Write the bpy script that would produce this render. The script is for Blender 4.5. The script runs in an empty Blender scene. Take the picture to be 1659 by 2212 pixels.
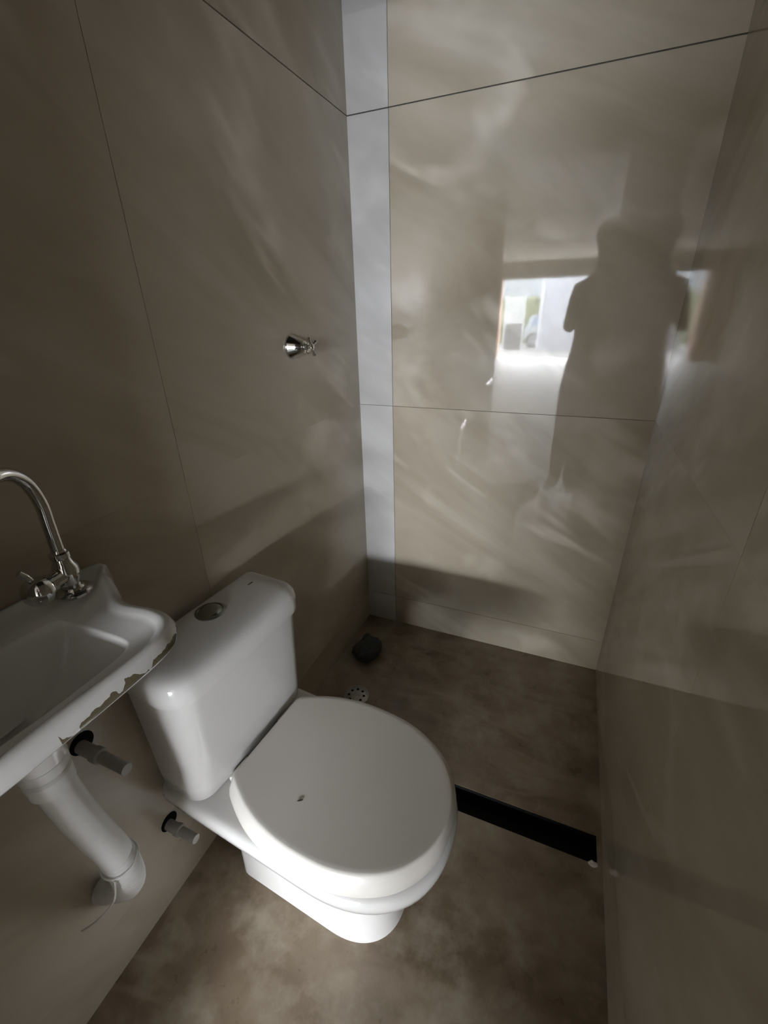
import bpy, bmesh, math, random
from mathutils import Vector, Matrix
random.seed(7)
scene = bpy.context.scene
COL = scene.collection

# ------------------------------------------------------------------ camera
# x: 0 = wall with the toilet, 1.04 = opposite wall; y: 0 = far wall, negative towards the doorway; z up (metres)
CAM = Vector((0.77598, -1.60090, 1.38738))
RIGHT = Vector((0.923688, 0.382403, -0.023848))
DOWN = Vector((0.140263, -0.395411, -0.907732))
FWD = Vector((-0.356549, 0.835116, -0.418873))
cd = bpy.data.cameras.new('camera')
cam = bpy.data.objects.new('camera', cd)
COL.objects.link(cam)
cd.sensor_fit = 'VERTICAL'
cd.sensor_height = 24.0
cd.lens = 938.24 / 2212.0 * 24.0
cd.clip_start = 0.005
cam.matrix_world = Matrix((
    (RIGHT.x, -DOWN.x, -FWD.x, CAM.x),
    (RIGHT.y, -DOWN.y, -FWD.y, CAM.y),
    (RIGHT.z, -DOWN.z, -FWD.z, CAM.z),
    (0, 0, 0, 1)))
scene.camera = cam

# ------------------------------------------------------------------ sky, sun, exposure
world = bpy.data.worlds.new('sky')
scene.world = world
world.use_nodes = True
bg = world.node_tree.nodes['Background']
bg.inputs[0].default_value = (0.92, 0.955, 1.0, 1)
bg.inputs[1].default_value = 175.0

pd = bpy.data.lights.new('daylight_portal', 'AREA')
portal = bpy.data.objects.new('daylight_portal', pd)
COL.objects.link(portal)
pd.shape = 'RECTANGLE'
pd.size = 6.41
pd.size_y = 2.13
pd.cycles.is_portal = True
portal.location = (1.745, -12.97, 1.065)
portal.rotation_euler = (math.radians(90), 0, 0)   # faces +y, into the building

vs = scene.view_settings
vs.view_transform = 'Standard'
vs.look = 'None'
vs.exposure = 0.2
vs.gamma = 1.0
vs.use_curve_mapping = False
cy = scene.cycles
cy.max_bounces = 14
cy.diffuse_bounces = 8
cy.glossy_bounces = 6
cy.caustics_reflective = True
cy.blur_glossy = 0.4
cy.sample_clamp_indirect = 0.0
try:
    cy.use_guiding = True
except Exception:
    pass

# ------------------------------------------------------------------ materials
def newmat(name):
    m = bpy.data.materials.new(name)
    m.use_nodes = True
    nt = m.node_tree
    return m, nt, nt.nodes['Principled BSDF']

def plain(name, col, rough=0.5, metal=0.0, coat=0.0, spec=0.5, var=0.0, vscale=20.0):
    m, nt, b = newmat(name)
    b.inputs['Roughness'].default_value = rough
    b.inputs['Metallic'].default_value = metal
    b.inputs['Coat Weight'].default_value = coat
    b.inputs['Specular IOR Level'].default_value = spec
    tc = nt.nodes.new('ShaderNodeTexCoord')
    nz = nt.nodes.new('ShaderNodeTexNoise')
    nz.inputs['Scale'].default_value = vscale
    nz.inputs['Detail'].default_value = 4
    nt.links.new(tc.outputs['Object'], nz.inputs['Vector'])
    rp = nt.nodes.new('ShaderNodeValToRGB')
    rp.color_ramp.elements[0].position = 0.3
    rp.color_ramp.elements[1].position = 0.7
    lo = [c * (1 - var) for c in col]
    hi = [min(1, c * (1 + var)) for c in col]
    rp.color_ramp.elements[0].color = (*lo, 1)
    rp.color_ramp.elements[1].color = (*hi, 1)
    nt.links.new(nz.outputs['Fac'], rp.inputs['Fac'])
    nt.links.new(rp.outputs['Color'], b.inputs['Base Color'])
    return m

def marble(name, dark, mid, light, rough, scale=1.0, vein=0.5, dirt=None, spec=0.5, flat=False, seed=0.0):
    """Polished stone-look porcelain: cloudy patches and pale diagonal wisps."""
    m, nt, b = newmat(name)
    N, L = nt.nodes.new, nt.links.new
    geo = N('ShaderNodeNewGeometry')
    oi = N('ShaderNodeObjectInfo')
    mul = N('ShaderNodeMath'); mul.operation = 'MULTIPLY_ADD'; mul.inputs[1].default_value = 0.25; mul.inputs[2].default_value = seed
    L(oi.outputs['Random'], mul.inputs[0])
    add = N('ShaderNodeVectorMath'); add.operation = 'ADD'
    if flat:
        L(geo.outputs['Position'], add.inputs[0])
    else:
        # wall plane: along = h*.87 - z*.5, across = h*.5 + z*.87 with h = x + y
        dots = []
        for vec in ((0.87, 0.87, -0.5), (0.5, 0.5, 0.87)):
            d = N('ShaderNodeVectorMath'); d.operation = 'DOT_PRODUCT'; d.inputs[1].default_value = vec
            L(geo.outputs['Position'], d.inputs[0]); dots.append(d)
        cb = N('ShaderNodeCombineXYZ')
        L(dots[0].outputs['Value'], cb.inputs[0]); L(dots[1].outputs['Value'], cb.inputs[1])
        L(cb.outputs[0], add.inputs[0])
    L(mul.outputs[0], add.inputs[1])
    mp = N('ShaderNodeMapping')
    mp.inputs['Scale'].default_value = (scale * 0.75, scale * 2.0, scale)
    L(add.outputs[0], mp.inputs['Vector'])
    n1 = N('ShaderNodeTexNoise')
    n1.inputs['Scale'].default_value = 1.6; n1.inputs['Detail'].default_value = 5
    n1.inputs['Roughness'].default_value = 0.55; n1.inputs['Distortion'].default_value = 0.7
    L(mp.outputs[0], n1.inputs['Vector'])
    r1 = N('ShaderNodeValToRGB')
    e = r1.color_ramp.elements
    e[0].position = 0.3; e[0].color = (*dark, 1)
    e[1].position = 0.72; e[1].color = (*light, 1)
    k = e.new(0.5); k.color = (*mid, 1)
    L(n1.outputs['Fac'], r1.inputs['Fac'])
    # wisps: thin ridges of a second noise, only where a third one allows
    n2 = N('ShaderNodeTexNoise')
    n2.inputs['Scale'].default_value = 1.3; n2.inputs['Detail'].default_value = 3
    n2.inputs['Distortion'].default_value = 0.6
    L(mp.outputs[0], n2.inputs['Vector'])
    s = N('ShaderNodeMath'); s.operation = 'SUBTRACT'; s.inputs[1].default_value = 0.5
    L(n2.outputs['Fac'], s.inputs[0])
    a = N('ShaderNodeMath'); a.operation = 'ABSOLUTE'; L(s.outputs[0], a.inputs[0])
    r2 = N('ShaderNodeMapRange')
    r2.inputs['From Min'].default_value = 0.0; r2.inputs['From Max'].default_value = 0.06
    r2.inputs['To Min'].default_value = 1.0; r2.inputs['To Max'].default_value = 0.0
    r2.interpolation_type = 'SMOOTHSTEP'
    L(a.outputs[0], r2.inputs['Value'])
    n3 = N('ShaderNodeTexNoise'); n3.inputs['Scale'].default_value = 3.1; n3.inputs['Detail'].default_value = 3
    L(add.outputs[0], n3.inputs['Vector'])
    r3 = N('ShaderNodeMapRange')
    r3.inputs['From Min'].default_value = 0.48; r3.inputs['From Max'].default_value = 0.68
    r3.inputs['To Max'].default_value = vein
    L(n3.outputs['Fac'], r3.inputs['Value'])
    mm = N('ShaderNodeMath'); mm.operation = 'MULTIPLY'
    L(r2.outputs[0], mm.inputs[0]); L(r3.outputs[0], mm.inputs[1])
    mx = N('ShaderNodeMix'); mx.data_type = 'RGBA'
    mx.inputs['B'].default_value = (*[min(1, c * 1.25 + 0.05) for c in light], 1)
    L(mm.outputs[0], mx.inputs['Factor']); L(r1.outputs['Color'], mx.inputs['A'])
    out = mx.outputs['Result']
    if dirt:
        nd = N('ShaderNodeTexNoise'); nd.inputs['Scale'].default_value = 9.0; nd.inputs['Detail'].default_value = 6
        nd.inputs['Roughness'].default_value = 0.65
        L(add.outputs[0], nd.inputs['Vector'])
        rd = N('ShaderNodeMapRange')
        rd.inputs['From Min'].default_value = 0.46; rd.inputs['From Max'].default_value = 0.68
        rd.inputs['To Max'].default_value = 0.8
        L(nd.outputs['Fac'], rd.inputs['Value'])
        m2 = N('ShaderNodeMix'); m2.data_type = 'RGBA'
        m2.inputs['B'].default_value = (*dirt, 1)
        L(rd.outputs[0], m2.inputs['Factor']); L(out, m2.inputs['A'])
        out = m2.outputs['Result']
        rr = N('ShaderNodeMapRange')
        rr.inputs['From Min'].default_value = 0.35; rr.inputs['From Max'].default_value = 0.7
        rr.inputs['To Min'].default_value = rough; rr.inputs['To Max'].default_value = min(1, rough + 0.35)
        L(nd.outputs['Fac'], rr.inputs['Value']); L(rr.outputs[0], b.inputs['Roughness'])
    else:
        b.inputs['Roughness'].default_value = rough
    b.inputs['Specular IOR Level'].default_value = spec
    L(out, b.inputs['Base Color'])
    return m

M = {}
GREIGE = ((0.33, 0.278, 0.205), (0.43, 0.38, 0.30), (0.53, 0.485, 0.41))
M['tile'] = marble('polished greige tile', *GREIGE, 0.035, 1.0, 0.75)
M['tile_satin'] = marble('satin greige tile', *GREIGE, 0.28, 1.0, 0.55, seed=3.0)
M['tile_right'] = marble('satin polished greige tile', *GREIGE, 0.05, 1.0, 0.4, seed=8.0)
M['tile_painted_sheen'] = marble('cut tile with painted sheen', (0.46, 0.455, 0.445), (0.52, 0.515, 0.505), (0.60, 0.595, 0.585), 0.05, 1.2, 0.5, seed=5.0)  # cut strip: brighter reflection painted in as a paler, cooler colour
M['floor_tile'] = marble('brown floor tile', (0.15, 0.108, 0.067), (0.205, 0.155, 0.103), (0.29, 0.23, 0.163), 0.25, 2.4, 0.4, dirt=(0.36, 0.31, 0.235), flat=True)
M['grout'] = plain('dark grout', (0.10, 0.095, 0.085), 0.9, var=0.2)
M['ceramic'] = plain('white glazed ceramic', (0.65, 0.645, 0.63), 0.08, coat=0.3, var=0.01, vscale=5)
M['plastic_white'] = plain('white plastic', (0.66, 0.635, 0.59), 0.35, var=0.01, vscale=5)
M['pvc'] = plain('white pvc', (0.70, 0.70, 0.69), 0.35, var=0.03)
M['pvc_grey'] = plain('greyed pvc', (0.36, 0.35, 0.33), 0.4, var=0.05)
M['chrome'] = plain('chrome', (0.62, 0.62, 0.60), 0.07, metal=1.0, var=0.02)
M['chrome_dull'] = plain('dull chrome', (0.36, 0.38, 0.36), 0.22, metal=1.0, var=0.08)
M['steel'] = plain('pale drain steel', (0.38, 0.36, 0.33), 0.4, metal=0.4, var=0.15, vscale=40)
M['black'] = plain('black channel', (0.004, 0.004, 0.004), 0.6, spec=0.2)
M['dark_hole'] = plain('dark wall hole', (0.006, 0.006, 0.006), 0.9, spec=0.1)
M['lump'] = plain('dark grey sponge', (0.05, 0.056, 0.054), 0.85, var=0.4, vscale=60)
M['speck'] = plain('dark splinter', (0.06, 0.05, 0.04), 0.8, var=0.2)
M['paint'] = plain('whitewashed plaster', (0.66, 0.63, 0.58), 0.8, var=0.05, vscale=3)
M['plaster'] = plain('beige plaster', (0.33, 0.30, 0.25), 0.9, var=0.06, vscale=4, spec=0.2)
M['slab'] = plain('raw ceiling slab', (0.64, 0.61, 0.56), 0.85, var=0.07, vscale=2.5)
M['hall_floor'] = plain('pale screed', (0.24, 0.235, 0.225), 0.55, var=0.06, vscale=1.5)
M['brick'] = plain('pinkish raw reveal', (0.55, 0.36, 0.28), 0.85, var=0.2, vscale=8)
M['raw'] = plain('raw clay block wall', (0.13, 0.11, 0.09), 0.9, var=0.2, vscale=6)
M['beam'] = plain('grey concrete beam', (0.34, 0.31, 0.27), 0.85, var=0.1, vscale=4)
M['yard'] = plain('pale concrete yard', (0.062, 0.061, 0.059), 0.9, var=0.1, vscale=1.2)
M['yardwall'] = plain('white yard wall', (0.13, 0.14, 0.15), 0.85, var=0.08, vscale=1.5)
M['yardwall_grey'] = plain('weathered yard wall', (0.145, 0.15, 0.165), 0.85, var=0.1, vscale=1.5)
M['gate'] = plain('white gate paint', (0.20, 0.205, 0.215), 0.5, var=0.03)
M['gate_dark'] = plain('dark gate panel', (0.04, 0.04, 0.042), 0.6, var=0.15)
M['green'] = plain('hedge green', (0.058, 0.065, 0.036), 0.9, var=0.3, vscale=6)
M['car'] = plain('white car paint', (0.19, 0.205, 0.215), 0.25, coat=0.3, var=0.01)
M['glass_dark'] = plain('dark car glass', (0.10, 0.14, 0.20), 0.05, coat=0.5)
M['rubber'] = plain('tyre rubber', (0.02, 0.02, 0.022), 0.8, var=0.1)
M['skin'] = plain('skin', (0.42, 0.26, 0.18), 0.5, var=0.06)
M['shirt'] = plain('dark grey shirt', (0.045, 0.047, 0.055), 0.9, var=0.15)
M['trousers'] = plain('dark trousers', (0.028, 0.03, 0.038), 0.9, var=0.15)
M['hair'] = plain('dark hair', (0.02, 0.015, 0.012), 0.6, var=0.2)
M['phone'] = plain('black phone', (0.02, 0.02, 0.022), 0.2, coat=0.4)
M['debris'] = plain('white plaster crumb', (0.62, 0.56, 0.53), 0.8, var=0.1)

def basin_material():
    """White glaze with dirt eaten into the lower rim edge near the toilet end (a stain with its own shape)."""
    m, nt, b = newmat('stained white basin')
    N, L = nt.nodes.new, nt.links.new
    b.inputs['Roughness'].default_value = 0.12
    b.inputs['Coat Weight'].default_value = 0.2
    tc = N('ShaderNodeTexCoord')
    sp = N('ShaderNodeSeparateXYZ'); L(tc.outputs['Object'], sp.inputs[0])
    nz = N('ShaderNodeTexNoise'); nz.inputs['Scale'].default_value = 38; nz.inputs['Detail'].default_value = 2.5
    L(tc.outputs['Object'], nz.inputs['Vector'])
    # edge height of the stain, wobbling with the noise
    h = N('ShaderNodeMath'); h.operation = 'MULTIPLY_ADD'
    h.inputs[1].default_value = 0.052; h.inputs[2].default_value = BASIN_STAIN
    L(nz.outputs['Fac'], h.inputs[0])
    lt = N('ShaderNodeMath'); lt.operation = 'LESS_THAN'
    hm = N('ShaderNodeMath'); hm.operation = 'MINIMUM'; hm.inputs[1].default_value = 0.021
    L(h.outputs[0], hm.inputs[0])
    L(sp.outputs['Z'], lt.inputs[0]); L(hm.outputs[0], lt.inputs[1])
    low = N('ShaderNodeMath'); low.operation = 'GREATER_THAN'
    low.inputs[1].default_value = 0.9335 - 0.93; L(sp.outputs['Z'], low.inputs[0])
    yy = N('ShaderNodeMath'); yy.operation = 'GREATER_THAN'; yy.inputs[1].default_value = -0.015
    L(sp.outputs['Y'], yy.inputs[0])
    xx = N('ShaderNodeMath'); xx.operation = 'GREATER_THAN'; xx.inputs[1].default_value = 0.250
    L(sp.outputs['X'], xx.inputs[0])
    o = lt.outputs[0]
    for q in (low, yy, xx):
        k = N('ShaderNodeMath'); k.operation = 'MULTIPLY'
        L(o, k.inputs[0]); L(q.outputs[0], k.inputs[1]); o = k.outputs[0]
    mx = N('ShaderNodeMix'); mx.data_type = 'RGBA'
    mx.inputs['A'].default_value = (0.72, 0.715, 0.70, 1)
    mx.inputs['B'].default_value = (0.15, 0.13, 0.08, 1)
    L(o, mx.inputs['Factor']); L(mx.outputs['Result'], b.inputs['Base Color'])
    return m
BASIN_STAIN = -0.0135
M['basin'] = basin_material()

# ------------------------------------------------------------------ helpers
def link(o, parent=None):
    COL.objects.link(o)
    if parent is not None:
        o.parent = parent
    return o

def org_of(parent):
    v = Vector((0, 0, 0))
    while parent is not None:
        v += parent.location
        parent = parent.parent
    return v

def mesh(name, verts, faces, mat, parent=None, smooth=False, origin=None, angle=None):
    """One mesh object; verts are world coordinates."""
    po = org_of(parent)
    o0 = Vector(origin) if origin is not None else (po if parent is not None else Vector((0, 0, 0)))
    me = bpy.data.meshes.new(name)
    me.from_pydata([tuple(Vector(v) - o0) for v in verts], [], faces)
    bm = bmesh.new(); bm.from_mesh(me)
    bmesh.ops.remove_doubles(bm, verts=bm.verts, dist=1e-6)
    bmesh.ops.recalc_face_normals(bm, faces=bm.faces)
    if smooth:
        lim = math.radians(angle or 40)
        for f in bm.faces:
            f.smooth = True
        for e in bm.edges:
            if len(e.link_faces) == 2 and e.calc_face_angle(0) > lim:
                e.smooth = False
    bm.to_mesh(me); bm.free()
    me.materials.append(mat)
    o = bpy.data.objects.new(name, me)
    link(o, parent)
    o.location = o0 - po
    return o

def empty(name, loc):
    o = bpy.data.objects.new(name, None)
    o.empty_display_size = 0.05
    link(o); o.location = loc
    return o

def tag(o, label=None, cat=None, group=None, kind=None):
    if label: o['label'] = label
    if cat: o['category'] = cat
    if group: o['group'] = group
    if kind: o['kind'] = kind
    return o

def box_geo(x0, x1, y0, y1, z0, z1):
    v = [(x, y, z) for x in (x0, x1) for y in (y0, y1) for z in (z0, z1)]
    f = [(0, 1, 3, 2), (4, 6, 7, 5), (0, 4, 5, 1), (2, 3, 7, 6), (0, 2, 6, 4), (1, 5, 7, 3)]
    return v, f

def box(name, x0, x1, y0, y1, z0, z1, mat, parent=None, bevel=0.0, center=False):
    v, f = box_geo(x0, x1, y0, y1, z0, z1)
    org = ((x0 + x1) / 2, (y0 + y1) / 2, z0) if center or parent is not None else None
    o = mesh(name, v, f, mat, parent, origin=org)
    if bevel:
        bm = bmesh.new(); bm.from_mesh(o.data)
        bmesh.ops.bevel(bm, geom=bm.edges[:], offset=bevel, segments=2, affect='EDGES', profile=0.6)
        for fc in bm.faces: fc.smooth = False
        bm.to_mesh(o.data); bm.free()
    return o

def loft(rings, cap0=True, cap1=True):
    """Closed rings with equal counts -> verts, faces."""
    n = len(rings[0]); v = []; f = []
    for r in rings: v += [tuple(p) for p in r]
    for k in range(len(rings) - 1):
        for i in range(n):
            j = (i + 1) % n
            f.append((k * n + i, k * n + j, (k + 1) * n + j, (k + 1) * n + i))
    if cap0: f.append(tuple(range(n))[::-1])
    if cap1: f.append(tuple(range((len(rings) - 1) * n, len(rings) * n)))
    return v, f

def frame_of(d):
    d = d.normalized()
    a = Vector((0, 0, 1)) if abs(d.z) < 0.9 else Vector((1, 0, 0))
    s = d.cross(a).normalized()
    return s, s.cross(d).normalized()

def lathe(c, axis, prof, n=32):
    """prof: (distance along axis, radius)."""
    c = Vector(c); axis = Vector(axis).normalized(); s, t = frame_of(axis)
    rings = [[c + axis * h + (s * math.cos(2 * math.pi * i / n) + t * math.sin(2 * math.pi * i / n)) * max(r, 1e-4)
              for i in range(n)] for h, r in prof]
    return loft(rings)

def catmull(pts, sub=8, closed=False):
    P = [Vector(p) for p in pts]; n = len(P); out = []
    for i in range(n if closed else n - 1):
        if closed:
            a, b, c, d = P[i - 1], P[i], P[(i + 1) % n], P[(i + 2) % n]
        else:
            a, b, c, d = P[max(i - 1, 0)], P[i], P[i + 1], P[min(i + 2, n - 1)]
        for k in range(sub):
            t = k / sub
            out.append(0.5 * ((2 * b) + (c - a) * t + (2 * a - 5 * b + 4 * c - d) * t * t + (3 * b - a - 3 * c + d) * t ** 3))
    if not closed: out.append(P[-1])
    return out

def tube(path, rad, n=16):
    """rad: number or function of (index, count)."""
    P = [Vector(p) for p in path]; rings = []
    s = None
    for i, p in enumerate(P):
        d = (P[min(i + 1, len(P) - 1)] - P[max(i - 1, 0)]).normalized()
        if s is None: s, t = frame_of(d)
        s = (s - d * s.dot(d)).normalized(); t = d.cross(s)
        r = rad(i, len(P)) if callable(rad) else rad
        rings.append([p + (s * math.cos(2 * math.pi * k / n) + t * math.sin(2 * math.pi * k / n)) * r for k in range(n)])
    return loft(rings)

def join(*geos):
    V = []; F = []
    for v, f in geos:
        o = len(V); V += list(v); F += [tuple(i + o for i in q) for q in f]
    return V, F

# ------------------------------------------------------------------ the room
W, YF, HC = 1.04, -1.61, 2.6          # width, doorway wall, ceiling
TH = 0.008                            # tile thickness

def wall_with_tiles(name, axis, face, sign, spans_u, spans_z, gaps_z, mat_fn, u_lim, extra=0.12):
    """axis 'x' or 'y': the wall's normal axis; face: visible plane; sign: room side direction."""
    def bx(u0, u1, z0, z1, d0, d1):
        if axis == 'y': return (u0, u1, min(d0, d1), max(d0, d1), z0, z1)
        return (min(d0, d1), max(d0, d1), u0, u1, z0, z1)
    b0 = face - sign * (TH - 0.002)
    wl = mesh(name, *box_geo(*bx(u_lim[0], u_lim[1], -0.12, HC + 0.02, b0, b0 - sign * extra)), M['grout'])
    tag(wl, kind='structure')
    for iu in range(len(spans_u) - 1):
        for iz in range(len(spans_z) - 1):
            gu = 0.0009 if axis == 'y' or iz > 1 else 0.0004
            z0 = spans_z[iz] + (gaps_z[iz] / 2 if iz else 0)
            z1 = spans_z[iz + 1] - (gaps_z[iz + 1] / 2 if iz + 1 < len(spans_z) - 1 else 0)
            u0 = spans_u[iu] + (gu if iu else 0)
            u1 = spans_u[iu + 1] - (gu if iu + 1 < len(spans_u) - 1 else 0)
            box('tile', *bx(u0, u1, z0, z1, face, b0), mat_fn(iu, iz), wl)
    return wl

ZS = [0.0, 0.148, 1.05, 1.953, HC]
GZ = [0, 0.0015, 0.0016, 0.0036, 0]
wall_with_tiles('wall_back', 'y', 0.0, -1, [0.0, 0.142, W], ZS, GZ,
                lambda u, z: M['tile_painted_sheen'] if u == 0 else M['tile'], (-0.14, W + 0.14))
wall_with_tiles('wall_left', 'x', 0.0, 1, [YF, -0.924, 0.0], ZS, [0, 0.0002, 0.0002, 0.003, 0],
                lambda u, z: M['tile_satin'], (YF - 0.02, 0.05))
wall_with_tiles('wall_right', 'x', W, -1, [YF, -0.900, 0.0], ZS, [0, 0.0002, 0.0002, 0.0004, 0],
                lambda u, z: M['tile_right'], (YF - 0.02, 0.05))

# wall with the doorway
DX0, DX1, DZ = 0.247, 0.90, 2.17
v, f = join(box_geo(-0.12, DX0, YF - 0.13, YF, -0.1, HC), box_geo(DX1, W + 0.12, YF - 0.13, YF, -0.1, HC),
            box_geo(DX0, DX1, YF - 0.13, YF, DZ, HC))
tag(mesh('wall_front', v, f, M['plaster']), kind='structure')
tag(box('ceiling', -0.14, W + 0.14, YF - 0.13, 0.14, HC, HC + 0.1, M['grout']), kind='structure')

# floor: bed + tiles, cut open for the channel
fl = tag(mesh('floor', *box_geo(0.0, W, YF - 0.13, 0.0, -0.10, -0.05), M['grout']), kind='structure')
CH0, CH1, CHX0, CHX1 = -0.768, -0.690, 0.26, 1.026
def ftile(x0, x1, y0, y1):
    box('tile', x0, x1, y0, y1, -0.05, 0.0, M['floor_tile'], fl)
g = 0.0006
ftile(0, W, CH1, 0)
ftile(0, CHX0, CH0, CH1 - g); ftile(CHX1, W, CH0, CH1 - g)
ftile(0, W, YF, CH0 - g)
box('threshold', DX0, DX1, YF - 0.13, YF - g, -0.05, 0.0, M['floor_tile'], fl)

# ------------------------------------------------------------------ the hall behind the doorway
HX0, HX1, HY = -2.1, 5.4, -12.8
tag(box('floor_hall', HX0, HX1, HY - 0.35, YF - 0.13, -0.1, 0.0, M['hall_floor']), kind='structure')
tag(box('ceiling_hall', HX0 - 0.2, HX1 + 0.2, HY - 0.35, YF - 0.13, 2.56, 2.75, M['slab']), kind='structure')
tag(box('wall_hall_left', HX0 - 0.15, HX0, HY - 0.35, YF - 0.13, 0, 2.56, M['raw']), kind='structure')
tag(box('wall_hall_right', HX1, HX1 + 0.15, HY - 0.35, YF - 0.13, 0, 2.56, M['raw']), kind='structure')
v, f = join(box_geo(HX0, -0.12, YF - 0.13, YF, 0, 2.56), box_geo(W + 0.12, HX1, YF - 0.13, YF, 0, 2.56))
tag(mesh('wall_hall_back', v, f, M['raw']), kind='structure')
OX0, OX1, OZ = -1.46, 4.95, 2.13
v, f = join(box_geo(HX0, OX0, HY - 0.25, HY, 0, 2.56), box_geo(OX1, HX1, HY - 0.25, HY, 0, 2.56))
tag(mesh('wall_hall_front', v, f, M['brick']), kind='structure')
tag(box('trim_1', OX0, OX1, HY - 0.25, HY, OZ, 2.56, M['beam']), kind='structure')

# yard and street, seen only in the polished far wall
v = [(-14, -13.1, -0.02), (14, -13.1, -0.02), (14, -23, -0.42), (-14, -23, -0.42), (14, -40, -0.42), (-14, -40, -0.42)]
tag(mesh('ground', v, [(0, 1, 2, 3), (3, 2, 4, 5)], M['yard']), kind='structure')
tag(box('wall_yard_low', 0.95, 14.0, -19.40, -19.2, -0.4, 2.0, M['yardwall_grey']), kind='structure')
wl = tag(box('wall_yard', -0.74, 0.95, -19.42, -19.2, -0.4, 2.50, M['yardwall_grey']), kind='structure')
box('pillar', -0.86, -0.74, -19.45, -19.17, -0.4, 2.54, M['gate'], wl)
tag(box('wall_house', -9.0, -0.4, -29.2, -29.0, -0.42, 3.5, M['yardwall']), kind='structure')

def slatted_gate():
    y = -19.3; x0, x1 = -2.24, -1.47
    t = tag(empty('slatted_gate', ((x0 + x1) / 2, y, -0.27)), 'white slatted gate with dark solid lower panel beside the parked car', 'gate')
    for x in (x0, x1):
        box('post', x - 0.025, x + 0.025, y - 0.03, y + 0.03, -0.27, 1.88, M['gate'], t)
    for k in range(9):
        z = 0.80 + k * 0.117
        box('slat', x0 + 0.025, x1 - 0.025, y - 0.012, y + 0.012, z, z + 0.082, M['gate'], t)
    box('lower_panel', x0 + 0.025, x1 - 0.025, y - 0.01, y + 0.01, -0.26, 0.77, M['gate_dark'], t)
slatted_gate()

def hedge():
    v, f = [], []
    n, m = 40, 10
    for i in range(n + 1):
        for j in range(m + 1):
            a = math.pi * j / m
            x = -6 + 6.5 * i / n
            r = 1 + 0.12 * random.uniform(-1, 1)
            v.append((x, -26.5 + 0.6 * math.cos(a) * r, -0.42 + 2.3 * math.sin(a) ** 0.6 * r))
    for i in range(n):
        for j in range(m):
            q = i * (m + 1) + j
            f.append((q, q + 1, q + m + 2, q + m + 1))
    tag(mesh('hedge', v, f, M['green']), 'clipped green hedge across the street behind the parked car', 'hedge')
hedge()

def car():
    gz = -0.38; y1 = -22.0; x0 = -1.66
    t = tag(empty('car', (x0 + 2.0, y1 - 0.85, gz)), 'white parked car half hidden behind the yard wall', 'car')
    wx = (x0 + 0.42, x0 + 3.0)
    prof = [(0, 0.3), (0, 0.85), (0.05, 0.98), (0.22, 1.40), (0.5, 1.47), (1.6, 1.48), (2.0, 1.42), (2.65, 1.0), (3.55, 0.85), (3.78, 0.65), (3.8, 0.3)]
    low = []
    for c in (3.0, 0.42):
        low += [(c + 0.36 * math.cos(math.pi * k / 10), 0.3 + 0.36 * math.sin(math.pi * k / 10)) for k in range(11)]
    poly = prof + low
    n = len(poly)
    v = [(x0 + a, y1, gz + b) for a, b in poly] + [(x0 + a, y1 - 1.68, gz + b) for a, b in poly]
    f = [tuple(range(n)), tuple(range(2 * n - 1, n - 1, -1))] + [(i, (i + 1) % n, n + (i + 1) % n, n + i) for i in range(n)]
    mesh('body', v, f, M['car'], t)
    for a in ([(0.28, 1.02), (0.36, 1.34), (0.55, 1.39), (1.05, 1.39), (1.05, 1.0)], [(1.13, 1.0), (1.13, 1.39), (1.6, 1.39), (1.92, 1.34), (2.4, 1.0)]):
        k = len(a)
        vv = [(x0 + p, y1 + 0.006, gz + q) for p, q in a] + [(x0 + p, y1 - 0.01, gz + q) for p, q in a]
        ff = [tuple(range(k)), tuple(range(2 * k - 1, k - 1, -1))] + [(i, (i + 1) % k, k + (i + 1) % k, k + i) for i in range(k)]
        mesh('side_window', vv, ff, M['glass_dark'], t)
    for x in wx:
        for y in (y1 - 0.1, y1 - 1.58):
            w = mesh('tyre', *lathe((x, y - 0.1, gz + 0.32), (0, 1, 0), [(0, 0.2), (0.0, 0.29), (0.03, 0.32), (0.17, 0.32), (0.2, 0.29), (0.2, 0.2)], 32), M['rubber'], t, True)
            geo = [lathe((x, y + 0.075, gz + 0.32), (0, 1, 0), [(0, 0.21), (0.028, 0.215), (0.03, 0.18), (0.01, 0.175), (0.005, 0.0)], 24)]
            for k in range(6):
                a = k * math.pi / 3
                p = [(math.cos(a + d) * r, math.sin(a + d) * r) for r, d in ((0.03, 0.6), (0.19, 0.14), (0.19, -0.14), (0.03, -0.6))]
                vv = [(x + u, y + 0.085, gz + 0.32 + q) for u, q in p] + [(x + u, y + 0.108, gz + 0.32 + q) for u, q in p]
                geo.append((vv, [(0, 1, 2, 3), (7, 6, 5, 4), (0, 1, 5, 4), (1, 2, 6, 5), (2, 3, 7, 6), (3, 0, 4, 7)]))
            mesh('wheel_rim', *join(*geo), M['gate'], w)
car()

# ------------------------------------------------------------------ toilet
TA = math.radians(-4.5)
TO = Vector((0.0, -1.012, 0.0))
TU = Vector((math.cos(TA), math.sin(TA), 0)); TV = Vector((-math.sin(TA), math.cos(TA), 0))
def T(u, v, z): return TO + TU * u + TV * v + Vector((0, 0, z))

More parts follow.
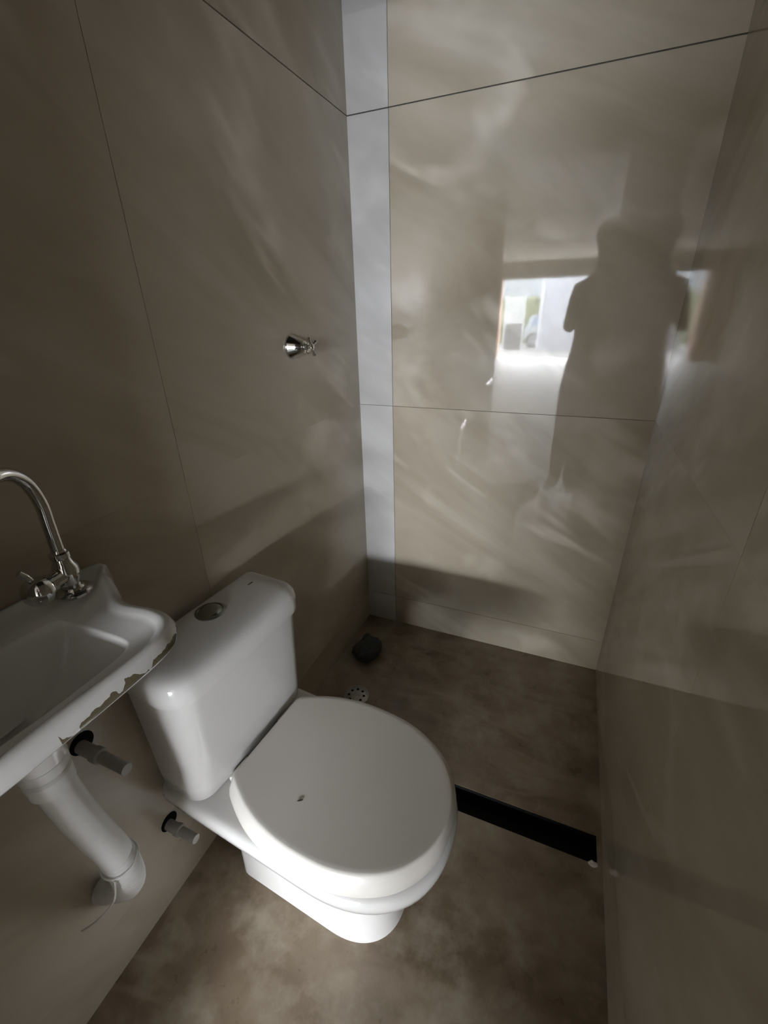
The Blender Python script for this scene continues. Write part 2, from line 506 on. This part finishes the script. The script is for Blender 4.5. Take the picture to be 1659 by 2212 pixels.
def bowl_ring(ub, uf, hw, z, uc=None, rc=0.03, n=36):
    """Straight back and sides, rounded front; rc: rear corner radius."""
    uc = uc if uc is not None else uf - hw * 1.25
    pts = []
    for i in range(n + 1):                                   # front arc from +hw to -hw
        a = math.pi / 2 - math.pi * i / n
        pts.append((uc + (uf - uc) * math.cos(a) ** 0.86 if math.cos(a) > 1e-9 else uc, hw * (abs(math.sin(a)) ** 0.86) * (1 if math.sin(a) >= 0 else -1)))
    for i in range(1, 7):
        pts.append((uc + (ub + rc - uc) * i / 6, -hw))
    for i in range(1, 5):
        a = math.pi / 2 * i / 4
        pts.append((ub + rc - rc * math.sin(a), -hw + rc - rc * math.cos(a)))
    for i in range(1, 6):
        pts.append((ub, (-hw + rc) + (2 * hw - 2 * rc) * i / 6))
    for i in range(0, 5):
        a = math.pi / 2 * i / 4
        pts.append((ub + rc - rc * math.cos(a), hw - rc + rc * math.sin(a)))
    for i in range(1, 6):
        pts.append((ub + rc + (uc - ub - rc) * i / 6, hw))
    return [T(u, v, z) for u, v in pts]

toilet = tag(empty('toilet', T(0.3, 0, 0)), 'white close-coupled toilet with closed rounded lid, standing against the tiled wall', 'toilet')
rings = [bowl_ring(0.13, 0.572, 0.119, 0.0), bowl_ring(0.13, 0.570, 0.118, 0.03), bowl_ring(0.131, 0.563, 0.115, 0.15), bowl_ring(0.132, 0.566, 0.116, 0.205),
         bowl_ring(0.132, 0.585, 0.124, 0.245), bowl_ring(0.13, 0.612, 0.138, 0.278), bowl_ring(0.125, 0.640, 0.158, 0.306),
         bowl_ring(0.10, 0.655, 0.172, 0.322), bowl_ring(0.03, 0.668, 0.184, 0.332), bowl_ring(0.022, 0.676, 0.190, 0.340), bowl_ring(0.02, 0.682, 0.195, 0.350),
         bowl_ring(0.02, 0.684, 0.1965, 0.364), bowl_ring(0.02, 0.682, 0.195, 0.378), bowl_ring(0.024, 0.675, 0.190, 0.3865),
         bowl_ring(0.03, 0.666, 0.182, 0.3895), bowl_ring(0.036, 0.656, 0.174, 0.390)]
v, f = loft(rings)
bowl = mesh('bowl', v, f, M['ceramic'], toilet, True, angle=60)

LID = [(0.205, 0.0), (0.205, 0.06), (0.205, 0.112), (0.225, 0.132), (0.29, 0.163), (0.36, 0.1795), (0.43, 0.183),
       (0.50, 0.177), (0.56, 0.158), (0.61, 0.128), (0.645, 0.088), (0.665, 0.045), (0.671, 0.0)]
full = LID + [(u, -v) for u, v in LID[-2:0:-1]]
def dense(poly):
    return [p for p in catmull([(a, b, 0) for a, b in poly], 5, True)]
LP = dense(full)
def lid_ring(off, z, ub=0.205):
    n = len(LP); out = []
    for i, p in enumerate(LP):
        d = (LP[(i + 1) % n] - LP[i - 1]).normalized()
        nrm = Vector((-d.y, d.x, 0)) * 1.0
        c = Vector((0.43, 0, 0))
        if nrm.dot(p - c) < 0: nrm = -nrm
        q = p + nrm * (off * (0.35 + 0.65 * abs(nrm.y)) if off > 0 else off)
        u = max(q.x, ub - 0.0)
        out.append(T(u, q.y, z))
    return out
def dome(z0, z1, off, k=4):
    res = []
    for i in range(1, k + 1):
        s = 1 - i / (k + 0.4)
        c = Vector((0.43, 0))
        res.append([T(0.43 + (q.x - 0.43) * s, q.y * s, z0 + (z1 - z0) * (1 - s * s)) for q in
                    [Vector((p.x, p.y, 0)) for p in [Vector((LPq.x, LPq.y, 0)) for LPq in LP]]])
    return res
seat = mesh('seat', *loft([lid_ring(-0.004, 0.3885), lid_ring(0.002, 0.392), lid_ring(0.002, 0.401), lid_ring(-0.006, 0.404)]), M['plastic_white'], toilet, True)
lid_rings = [lid_ring(0.008, 0.4045), lid_ring(0.018, 0.4060), lid_ring(0.0195, 0.410), lid_ring(0.0165, 0.424), lid_ring(0.008, 0.439),
             lid_ring(0.003, 0.4455), lid_ring(0.0, 0.4480), lid_ring(-0.003, 0.4487), lid_ring(-0.010, 0.4488)]
sc_ = []
base = lid_ring(-0.010, 0.4488)
cen = T(0.43, 0, 0.4488)
for s in (0.8, 0.5, 0.2):
    sc_.append([Vector((cen.x + (p.x - cen.x) * s, cen.y + (p.y - cen.y) * s, 0.4488 + 0.0012 * (1 - s * s))) for p in base])
lid = mesh('lid', *loft(lid_rings + sc_), M['plastic_white'], toilet, True, angle=50)
for sgn in (-1, 1):
    mesh('hinge', *lathe(T(0.190, sgn * 0.085 - 0.028, 0.4075), TV, [(0, 0.0), (0, 0.011), (0.003, 0.0125), (0.053, 0.0125), (0.056, 0.011), (0.056, 0)], 16), M['plastic_white'], toilet, True)
    mesh('hinge_bolt', *lathe(T(0.182, sgn * 0.085, 0.39), (0, 0, 1), [(0, 0.017), (0.004, 0.017), (0.006, 0.012), (0.012, 0.010)], 16), M['plastic_white'], toilet, True)

def rrect(u0, u1, hw, z, rf, rb, n=8, bulge=0.0):
    pts = []
    def arc(cu, cv, r, a0):
        for i in range(n + 1):
            a = a0 + math.pi / 2 * i / n
            pts.append((cu + r * math.cos(a), cv + r * math.sin(a)))
    arc(u1 - rf, hw - rf, rf, 0)
    arc(u0 + rb, hw - rb, rb, math.pi / 2)
    arc(u0 + rb, -hw + rb, rb, math.pi)
    arc(u1 - rf, -hw + rf, rf, 1.5 * math.pi)
    k = 6                                                     # front edge, slightly bowed
    for i in range(1, k):
        pts.append((u1, -hw + rf + (2 * hw - 2 * rf) * i / k))
    out = []
    for u, v in pts:
        b = bulge * (1 - (v / hw) ** 2) if u > (u0 + u1) / 2 else 0
        out.append(T(u + b, v, z))
    return out
tank_rings = [rrect(0.055, 0.150, 0.150, 0.3905, 0.03, 0.02), rrect(0.040, 0.163, 0.180, 0.394, 0.035, 0.02, bulge=0.006),
              rrect(0.036, 0.167, 0.186, 0.402, 0.038, 0.02, bulge=0.008), rrect(0.034, 0.172, 0.188, 0.44, 0.042, 0.02, bulge=0.010),
              rrect(0.030, 0.184, 0.190, 0.60, 0.048, 0.02, bulge=0.012), rrect(0.028, 0.190, 0.192, 0.706, 0.050, 0.02, bulge=0.012)]
tank = mesh('tank', *loft(tank_rings), M['ceramic'], toilet, True, angle=50)
lr = [rrect(0.028, 0.192, 0.194, 0.7065, 0.05, 0.02, bulge=0.012), rrect(0.024, 0.199, 0.200, 0.7085, 0.055, 0.02, bulge=0.012),
      rrect(0.024, 0.201, 0.2015, 0.718, 0.056, 0.02, bulge=0.012), rrect(0.024, 0.2005, 0.2012, 0.738, 0.056, 0.02, bulge=0.012),
      rrect(0.026, 0.197, 0.1985, 0.752, 0.054, 0.02, bulge=0.012), rrect(0.029, 0.190, 0.193, 0.7610, 0.05, 0.02, bulge=0.011),
      rrect(0.034, 0.179, 0.184, 0.7665, 0.045, 0.018, bulge=0.010), rrect(0.042, 0.163, 0.172, 0.7695, 0.04, 0.015, bulge=0.008),
      rrect(0.06, 0.14, 0.15, 0.771, 0.03, 0.012)]
tlid = mesh('tank_lid', *loft(lr), M['ceramic'], tank, True, angle=60)
bt = mesh('flush_button', *lathe(T(0.083, 0.008, 0.7705), (0, 0, 1), [(0, 0.034), (0.0025, 0.034), (0.004, 0.031), (0.0042, 0.0285), (0.003, 0.028), (0.003, 0.027), (0.0055, 0.024), (0.007, 0.016), (0.0075, 0)], 36), M['chrome_dull'], tank, True)

def splinter(name, c, d, ln, th, label, grp):
    c = Vector(c); d = Vector(d).normalized() * ln / 2; s = Vector((-d.y, d.x, 0)).normalized() * th / 2
    z = Vector((0, 0, th * 0.25))
    v = [c - d, c - d * 0.4 + s, c + d * 0.5 + s * 0.8, c + d, c + d * 0.4 - s, c - d * 0.5 - s * 0.7]
    v = v + [p + z for p in v]
    f = [(0, 1, 2, 3, 4, 5), (11, 10, 9, 8, 7, 6)] + [(i, (i + 1) % 6, 6 + (i + 1) % 6, 6 + i) for i in range(6)]
    tag(mesh(name, v, f, M['speck'], origin=c), label, 'splinter')
splinter('splinter', T(0.378, -0.100, 0.4500), TU * 0.5 + TV * 0.45, 0.014, 0.0035, 'tiny dark splinter lying on the closed toilet seat lid', None)
splinter('splinter', T(0.087, 0.135, 0.7708), TV * 1 + TU * 0.1, 0.020, 0.004, 'tiny dark splinter lying on the toilet tank lid', None)

# ------------------------------------------------------------------ wash basin
BC = Vector((0.155, -1.412, 0))
OUT = [(0.0, -1.186), (0.055, -1.183), (0.082, -1.189), (0.115, -1.207), (0.15, -1.213), (0.20, -1.208), (0.245, -1.217), (0.272, -1.248),
       (0.281, -1.30), (0.283, -1.41), (0.279, -1.51), (0.264, -1.555), (0.225, -1.578), (0.15, -1.586), (0.06, -1.587), (0.0, -1.586)]
INN = [(0.080, -1.312), (0.090, -1.290), (0.112, -1.284), (0.160, -1.282), (0.206, -1.283), (0.226, -1.290), (0.233, -1.310), (0.235, -1.35), (0.235, -1.41), (0.231, -1.48), (0.218, -1.515),
       (0.19, -1.530), (0.15, -1.535), (0.11, -1.528), (0.085, -1.505), (0.078, -1.41)]
def polar(poly, n, smooth=True):
    P = catmull([(a, b, 0) for a, b in poly], 6, True) if smooth else [Vector((a, b, 0)) for a, b in poly]
    out = []
    for i in range(n):
        a = 2 * math.pi * i / n; d = Vector((math.cos(a), math.sin(a), 0)); best = None
        for k in range(len(P)):
            p = P[k] - BC; q = P[(k + 1) % len(P)] - BC; e = q - p
            den = d.x * e.y - d.y * e.x
            if abs(den) < 1e-12: continue
            t = (p.x * e.y - p.y * e.x) / den; s = (p.x * d.y - p.y * d.x) / den
            if t > 0 and -1e-6 <= s <= 1 + 1e-6: best = t if best is None else max(best, t)
        out.append(best)
    return out
NB = 160
# the back edge stays straight on the wall: no overshoot past x = 0
po = polar(OUT, NB); pi_ = polar(INN, NB)
def sm(a, b, x):
    t = min(1, max(0, (x - a) / (b - a))); return t * t * (3 - 2 * t)
def bring(fn):
    r = []
    for i in range(NB):
        a = 2 * math.pi * i / NB
        rad, z = fn(po[i], pi_[i])
        x = max(0.0005, BC.x + math.cos(a) * rad); y = BC.y + math.sin(a) * rad
        if z > 0.945: z += 0.018 * (1 - sm(0.062, 0.10, x))   # raised tap deck along the wall
        r.append((x, y, z))
    return r
brings = [bring(r) for r in (
    lambda o, i: (0.034, 0.825), lambda o, i: (0.037, 0.848), lambda o, i: (i * 0.5, 0.862), lambda o, i: (i * 0.8, 0.890), lambda o, i: (i * 0.75 + o * 0.25, 0.920),
    lambda o, i: (o - 0.014, 0.926), lambda o, i: (o - 0.004, 0.929), lambda o, i: (o, 0.934), lambda o, i: (o - 0.001, 0.9449),
    lambda o, i: (o - 0.006, 0.9560), lambda o, i: (o - 0.013, 0.9605), lambda o, i: (o - 0.021, 0.9600),
    lambda o, i: (o - 0.028, 0.9555), lambda o, i: (max(i + 0.006, o - 0.036), 0.9505),
    lambda o, i: (i + 0.004, 0.9500), lambda o, i: (i + 0.0008, 0.9488), lambda o, i: (i - 0.0006, 0.9440), lambda o, i: (i - 0.002, 0.930),
    lambda o, i: (i - 0.012, 0.905), lambda o, i: ((i - 0.012) * 0.8, 0.884), lambda o, i: ((i - 0.016) * 0.45, 0.873), lambda o, i: (0.034, 0.865), lambda o, i: (0.026, 0.846))]
sink = tag(empty('wash_basin', (0.0, -1.412, 0.93)), 'small white wall-hung wash basin with dirty chipped lower edge beside the toilet', 'sink')
v, f = loft(brings)
mesh('basin', v, f, M['basin'], sink, True, angle=70)
mesh('basin_drain', *lathe((BC.x, BC.y, 0.8463), (0, 0, 1), [(0, 0.024), (0.002, 0.026), (0.003, 0.022), (0.001, 0.014), (0.001, 0)], 24), M['chrome'], sink, True)

# tap on the basin deck
FX, FY, FZ = 0.062, -1.248, 0.9785
fau = tag(empty('basin_tap', (FX, FY, FZ)), 'chrome gooseneck tap with side lever on the wash basin', 'tap')
mesh('flange', *lathe((FX, FY, FZ - 0.001), (0, 0, 1), [(0, 0.028), (0.004, 0.028), (0.007, 0.025), (0.009, 0.018), (0.012, 0.016)], 32), M['chrome'], fau, True)
mesh('body', *lathe((FX, FY, FZ + 0.006), (0, 0, 1), [(0, 0.015), (0.012, 0.0145), (0.022, 0.019), (0.040, 0.019), (0.050, 0.014), (0.058, 0.0125), (0.060, 0.0145), (0.068, 0.0145), (0.070, 0.0115), (0.074, 0.0105)], 28), M['chrome'], fau, True)
sp = catmull([(FX, FY, FZ + 0.07), (FX, FY + 0.001, FZ + 0.12), (FX + 0.001, FY + 0.001, FZ + 0.160), (FX + 0.006, FY - 0.010, FZ + 0.197), (FX + 0.018, FY - 0.034, FZ + 0.219),
              (FX + 0.035, FY - 0.066, FZ + 0.222), (FX + 0.052, FY - 0.100, FZ + 0.205), (FX + 0.060, FY - 0.118, FZ + 0.175), (FX + 0.062, FY - 0.122, FZ + 0.150)], 8)
mesh('spout', *tube(sp, 0.0095, 18), M['chrome'], fau, True)
kd = Vector((0.25, -1, 0.0)).normalized()
kc = Vector((FX, FY, FZ + 0.036))
mesh('valve_arm', *lathe(kc + kd * 0.012, kd, [(0, 0.014), (0.018, 0.014), (0.02, 0.017), (0.026, 0.017), (0.028, 0.012), (0.034, 0.011)], 24), M['chrome'], fau, True)
hb = mesh('knob', *lathe(kc + kd * 0.040, kd, [(0, 0.010), (0.003, 0.021), (0.012, 0.024), (0.022, 0.022), (0.030, 0.014), (0.033, 0)], 28), M['chrome'], fau, True)
lv = catmull([kc + kd * 0.056 + Vector((0, 0, 0.02)), kc + kd * 0.060 + Vector((-0.003, 0, 0.030)), kc + kd * 0.066 + Vector((-0.007, 0, 0.039))], 5)
mesh('lever', *tube(lv, lambda i, n: 0.0042 + 0.0012 * i / n, 10), M['chrome'], hb, True)

# corrugated waste pipe from the basin into the wall
trap = tag(empty('waste_pipe', (BC.x, BC.y, 0.80)), 'white corrugated flexible waste pipe hanging below the wash basin', 'pipe')
mesh('coupling', *lathe((BC.x, BC.y, 0.766), (0, 0, 1), [(0, 0.024), (0.004, 0.030), (0.030, 0.031), (0.034, 0.027), (0.040, 0.0315), (0.056, 0.032), (0.0585, 0.026)], 28), M['pvc'], trap, True)
path = catmull([(BC.x, BC.y, 0.785), (0.156, -1.405, 0.70), (0.156, -1.396, 0.63), (0.160, -1.386, 0.56), (0.156, -1.379, 0.49), (0.132, -1.374, 0.415), (0.08, -1.371, 0.352), (0.035, -1.371, 0.305), (0.0, -1.371, 0.272)], 60)
n0 = len(path)
def corr(i, n):
    t = i / n
    if t < 0.40: return 0.0262
    return 0.0255 + 0.0019 * math.cos(i * 2 * math.pi / 6.0)
mesh('flexible_pipe', *tube(path, corr, 22), M['pvc'], trap, True, angle=80)
tp = path[int(n0 * 0.44)]; td = (path[int(n0 * 0.44) + 1] - tp).normalized()
s_, t_ = frame_of(td)
ring = [tp + (s_ * math.cos(a) + t_ * math.sin(a)) * 0.0295 for a in [2 * math.pi * k / 28 for k in range(29)]]
tie = mesh('cable_tie', *tube(ring, 0.0022, 8), M['pvc'], trap, True)
q0 = tp + Vector((0.0, -0.028, -0.03))
mesh('tie_tail', *tube(catmull([tp + Vector((0.015, -0.024, -0.01)), q0 + Vector((0.012, -0.008, -0.02)), q0 + Vector((-0.02, -0.03, -0.065)), q0 + Vector((-0.055, -0.045, -0.10))], 6), 0.0016, 6), M['pvc'], tie, True)

def inlet(name, y, z, ln, label):
    t = tag(empty(name, (0.0, y, z)), label, 'pipe')
    mesh('wall_hole', *lathe((0.0003, y, z), (1, 0, 0), [(0, 0.023), (0.0008, 0.023), (0.001, 0.0)], 28), M['dark_hole'], t, True)
    mesh('stub', *lathe((0.0008, y - 0.004, z - 0.005), (1, 0, 0), [(0, 0.0125), (ln * 0.3, 0.0125), (ln * 0.32, 0.015), (ln * 0.45, 0.015), (ln * 0.47, 0.0108), (ln, 0.0108), (ln, 0.007)], 20), M['pvc_grey'], t, True)
inlet('water_stub', -1.300, 0.645, 0.125, 'grey water stub sticking out of the wall under the wash basin')
inlet('water_stub', -1.205, 0.242, 0.09, 'grey water stub low on the wall behind the toilet')

# ------------------------------------------------------------------ shower valve
VY, VZ = -0.447, 1.300
val = tag(empty('shower_valve', (0.0, VY, VZ)), 'chrome shower valve with conical rosette and cross handle on the wall', 'valve')
mesh('rosette', *lathe((0.0, VY, VZ), (1, 0, 0), [(0, 0.034), (0.004, 0.035), (0.008, 0.033), (0.020, 0.027), (0.042, 0.0175), (0.047, 0.0165), (0.049, 0.012)], 36), M['chrome'], val, True, angle=50)
mesh('stem', *lathe((0.046, VY, VZ), (1, 0, 0), [(0, 0.0095), (0.012, 0.0095), (0.014, 0.006), (0.022, 0.006)], 20), M['chrome'], val, True)
hd = mesh('hub', *lathe((0.064, VY, VZ), (1, 0, 0), [(0, 0.007), (0.002, 0.009), (0.010, 0.009), (0.012, 0.006), (0.0125, 0)], 20), M['chrome'], val, True)
for k in range(4):
    a = math.radians(28 + 90 * k)
    d = Vector((0.0, math.cos(a), math.sin(a)))
    mesh('handle_arm', *lathe(Vector((0.070, VY, VZ)) + d * 0.006, d, [(0, 0.004), (0.012, 0.0036), (0.017, 0.0052), (0.021, 0.0052), (0.023, 0.003)], 12), M['chrome'], hd, True)

# ------------------------------------------------------------------ floor fittings
GX, GY = 0.160, -0.487
dr = tag(empty('floor_drain', (GX, GY, 0.0)), 'round pale metal floor drain with ring of holes behind the toilet', 'drain')
mesh('frame', *lathe((GX, GY, 0.0002), (0, 0, 1), [(0, 0.050), (0.003, 0.050), (0.0045, 0.047), (0.0045, 0.0435), (0.002, 0.043), (0.001, 0.0)], 40), M['steel'], dr, True)
mesh('plate', *lathe((GX, GY, 0.0014), (0, 0, 1), [(0, 0.0425), (0.0018, 0.0425), (0.0024, 0.041), (0.0024, 0.0)], 40), M['steel'], dr, True)
for k in range(8):
    a = 2 * math.pi * (k + 0.3) / 8
    mesh('hole', *lathe((GX + 0.030 * math.cos(a), GY + 0.030 * math.sin(a), 0.0039), (0, 0, 1), [(0, 0.0052), (0.0004, 0.0052), (0.0004, 0)], 12), M['dark_hole'], dr)

ch = tag(empty('linear_drain', ((CHX0 + CHX1) / 2, (CH0 + CH1) / 2, -0.05)), 'long black open drain channel across the shower floor', 'drain')
e = 0.0015
v, f = join(box_geo(CHX0, CHX1, CH0, CH1, -0.0498, -0.047), box_geo(CHX0, CHX1, CH0, CH0 + e, -0.047, -0.001), box_geo(CHX0, CHX1, CH1 - e - g, CH1 - g, -0.047, -0.001),
            box_geo(CHX0, CHX0 + e, CH0 + e, CH1 - e, -0.047, -0.001), box_geo(CHX1 - e, CHX1, CH0 + e, CH1 - e, -0.047, -0.001))
mesh('channel', v, f, M['black'], ch)
box('grid_bar', CHX0 + 0.01, CHX1 - 0.006, CH0 + 0.020, CH1 - 0.020, -0.047, -0.041, M['black'], ch)

def crumb():
    bm = bmesh.new()
    bmesh.ops.create_icosphere(bm, subdivisions=2, radius=1.0)
    rnd = random.Random(3)
    for vv in bm.verts:
        k = 0.7 + 0.5 * rnd.random()
        vv.co = Vector((vv.co.x * 0.011 * k, vv.co.y * 0.008 * k, max(-0.2, vv.co.z) * 0.010 * k))
    mn = min(vv.co.z for vv in bm.verts)
    for vv in bm.verts: vv.co.z -= mn
    me = bpy.data.meshes.new('plaster_crumb'); bm.to_mesh(me); bm.free()
    me.materials.append(M['debris'])
    o = bpy.data.objects.new('plaster_crumb', me); link(o); o.location = (1.015, -0.772, 0.0)
    tag(o, 'small white plaster crumb at the end of the black drain channel', 'debris')
crumb()

def lump():
    """Folded dark rag-like clump in the corner of the shower floor."""
    bm = bmesh.new()
    bmesh.ops.create_cube(bm, size=1.0)
    bmesh.ops.subdivide_edges(bm, edges=bm.edges[:], cuts=5, use_grid_fill=True)
    rnd = random.Random(11)
    from mathutils import noise
    for vv in bm.verts:
        c = vv.co.copy()
        n = c.normalized()
        c = c.lerp(n * 0.62, 0.55)
        k = 1 + 0.22 * noise.noise(c * 3.2 + Vector((5, 1, 2)))
        vv.co = Vector((c.x * 0.096 * k, c.y * 0.112 * k, (c.z + 0.5) * 0.064 * k * (1.0 - 0.35 * (c.y < 0) * abs(c.y))))
    mn = min(vv.co.z for vv in bm.verts)
    for vv in bm.verts: vv.co.z = max(0, vv.co.z - mn - 0.002)
    for ff in bm.faces: ff.smooth = True
    me = bpy.data.meshes.new('dark_clump'); bm.to_mesh(me); bm.free()
    me.materials.append(M['lump'])
    o = bpy.data.objects.new('dark_clump', me); link(o); o.location = (0.107, -0.262, 0.0); o.rotation_euler = (0, 0, math.radians(-12))
    tag(o, 'dark grey crumpled clump lying in the shower corner', 'debris')
lump()

# ------------------------------------------------------------------ the photographer (seen as a reflection)
def person():
    t = tag(empty('person', (0.87, -2.03, 0.0)), 'person in dark shirt and trousers standing in the doorway holding a phone', 'person')
    J = {}
    chains = []
    def chain(*pts): chains.append(pts)
    # joints: (x, y, z), radius
    pel = ((0.865, -2.05, 0.98), (0.135, 0.095))
    J_list = [pel]
    verts, rad, edges = [pel[0]], [pel[1]], []
    def grow(start, pts):
        k = start
        for c, r in pts:
            verts.append(c); rad.append(r if isinstance(r, tuple) else (r, r)); edges.append((k, len(verts) - 1)); k = len(verts) - 1
        return k
    waist = grow(0, [((0.865, -2.05, 1.14), (0.125, 0.09)), ((0.868, -2.045, 1.32), (0.140, 0.10))])
    chest = grow(waist, [((0.872, -2.045, 1.46), (0.13, 0.095))])
    grow(chest, [((0.875, -2.035, 1.575), 0.058), ((0.878, -2.02, 1.645), 0.056), ((0.88, -2.005, 1.73), (0.075, 0.085)), ((0.882, -2.005, 1.81), (0.076, 0.09)), ((0.882, -2.01, 1.865), (0.055, 0.065))])
    for s, sh, el, wr in ((-1, (0.735, -2.04, 1.49), (0.705, -1.90, 1.25), (0.745, -1.70, 1.335)), (1, (0.965, -2.04, 1.49), (0.972, -1.90, 1.24), (0.845, -1.715, 1.325))):
        grow(chest, [(sh, 0.058), (tuple((a + b) / 2 for a, b in zip(sh, el)), 0.048), (el, 0.042), (tuple((a + b) / 2 for a, b in zip(el, wr)), 0.038), (wr, 0.027)])
    for s, hip, kn, an, toe in ((-1, (0.78, -2.05, 0.90), (0.765, -2.03, 0.50), (0.755, -2.05, 0.09), (0.690, -1.93, 0.04)), (1, (0.90, -2.06, 0.90), (0.875, -2.06, 0.50), (0.862, -2.08, 0.09), (0.880, -1.94, 0.04))):
        grow(0, [(hip, 0.09), (tuple((a + b) / 2 for a, b in zip(hip, kn)), 0.082), (kn, 0.070), (tuple((a * 0.6 + b * 0.4) for a, b in zip(kn, an)), 0.066), (an, 0.045), (toe, (0.045, 0.035))])
    o0 = t.location
    me = bpy.data.meshes.new('body')
    me.from_pydata([tuple(Vector(q) - o0) for q in verts], edges, [])
    ob = bpy.data.objects.new('body', me); link(ob)
    sk = ob.modifiers.new('skin', 'SKIN'); sk.use_smooth_shade = True
    for i, r in enumerate(rad):
        me.skin_vertices[0].data[i].radius = r
    me.skin_vertices[0].data[0].use_root = True
    sb = ob.modifiers.new('sub', 'SUBSURF'); sb.levels = 2; sb.render_levels = 2
    dg = bpy.context.evaluated_depsgraph_get()
    m2 = bpy.data.meshes.new_from_object(ob.evaluated_get(dg))
    m2.name = 'body'
    ob.modifiers.clear()
    ob.data = m2
    for k in ('skin', 'shirt', 'trousers', 'rubber'): m2.materials.append(M[k])
    for pl in m2.polygons:
        c = pl.center + o0
        arm = c.y > -1.93 and c.z > 1.1
        if c.z > 1.56 or arm: pl.material_index = 0
        elif c.z > 0.93: pl.material_index = 1
        elif c.z > 0.11: pl.material_index = 2
        else: pl.material_index = 3
        pl.use_smooth = True
    mn = min(vv.co.z for vv in m2.vertices)
    for vv in m2.vertices:
        if vv.co.z < 0.0: vv.co.z = 0.0
        if vv.co.x + o0.x > 1.036: vv.co.x = 1.036 - o0.x
    ob.parent = t
    # hair cap, ears, nose
    v, f = lathe((0.882, -2.012, 1.775), (0, -0.15, 1), [(-0.005, 0.082), (0.03, 0.088), (0.07, 0.082), (0.10, 0.062), (0.118, 0.035), (0.124, 0.0)], 24)
    v = [Vector(p) + Vector((0, -0.02 if (p[1] < -2.0) else -0.008, 0)) for p in v]
    mesh('hair', v, f, M['hair'], t, True)
    mesh('nose', *lathe((0.879, -1.925, 1.735), (0, 0.55, 0.9), [(-0.022, 0.004), (-0.012, 0.016), (0.0, 0.012), (0.035, 0.004)], 10), M['skin'], t, True)
    # hands: palm and five fingers each, closed round the phone
    up = -DOWN
    pc = CAM - FWD * 0.016 + DOWN * 0.045
    for s in (-1, 1):
        wr = Vector((0.745, -1.70, 1.335)) if s < 0 else Vector((0.845, -1.715, 1.325))
        edge = pc + RIGHT * s * 0.038 + DOWN * 0.025 - FWD * 0.018
        pal = wr.lerp(edge, 0.55)
        geos = [tube(catmull([wr, pal, edge + RIGHT * s * 0.006], 5), lambda i, n: 0.024 + 0.006 * math.sin(math.pi * i / n), 12)]
        for k, ln in enumerate((0.062, 0.072, 0.068, 0.055)):
            b = edge + DOWN * (0.018 * (k - 1.5)) + RIGHT * s * 0.012
            geos.append(tube(catmull([b - FWD * 0.01, b + RIGHT * s * 0.010 + FWD * 0.012, b + FWD * 0.024 - RIGHT * s * 0.004, b + FWD * 0.026 - RIGHT * s * ln * 0.28], 4), lambda i, n: 0.0088 - 0.0022 * i / n, 8))
        th = pal - RIGHT * s * 0.012 - DOWN * 0.012
        geos.append(tube(catmull([th, th - RIGHT * s * 0.012 - DOWN * 0.020 - FWD * 0.004, th - RIGHT * s * 0.026 - DOWN * 0.036 + FWD * 0.002], 4), lambda i, n: 0.0105 - 0.002 * i / n, 8))
        mesh('hand', *join(*geos), M['skin'], t, True)
    return pc
pc = person()
def phone():
    t = tag(empty('phone', pc + DOWN * 0.074), 'black phone held up in both hands by the person', 'phone')
    def bx(c, a, b, d):
        v = [c + RIGHT * i * a + DOWN * j * b + FWD * k * d for i in (-1, 1) for j in (-1, 1) for k in (-1, 1)]
        return v, [(0, 1, 3, 2), (4, 6, 7, 5), (0, 4, 5, 1), (2, 3, 7, 6), (0, 2, 6, 4), (1, 5, 7, 3)]
    mesh('case', *bx(pc, 0.037, 0.074, 0.004), M['phone'], t)
    mesh('lens_bump', *bx(pc - DOWN * 0.05 + RIGHT * 0.012 + FWD * 0.005, 0.018, 0.018, 0.001), M['phone'], t)
phone()
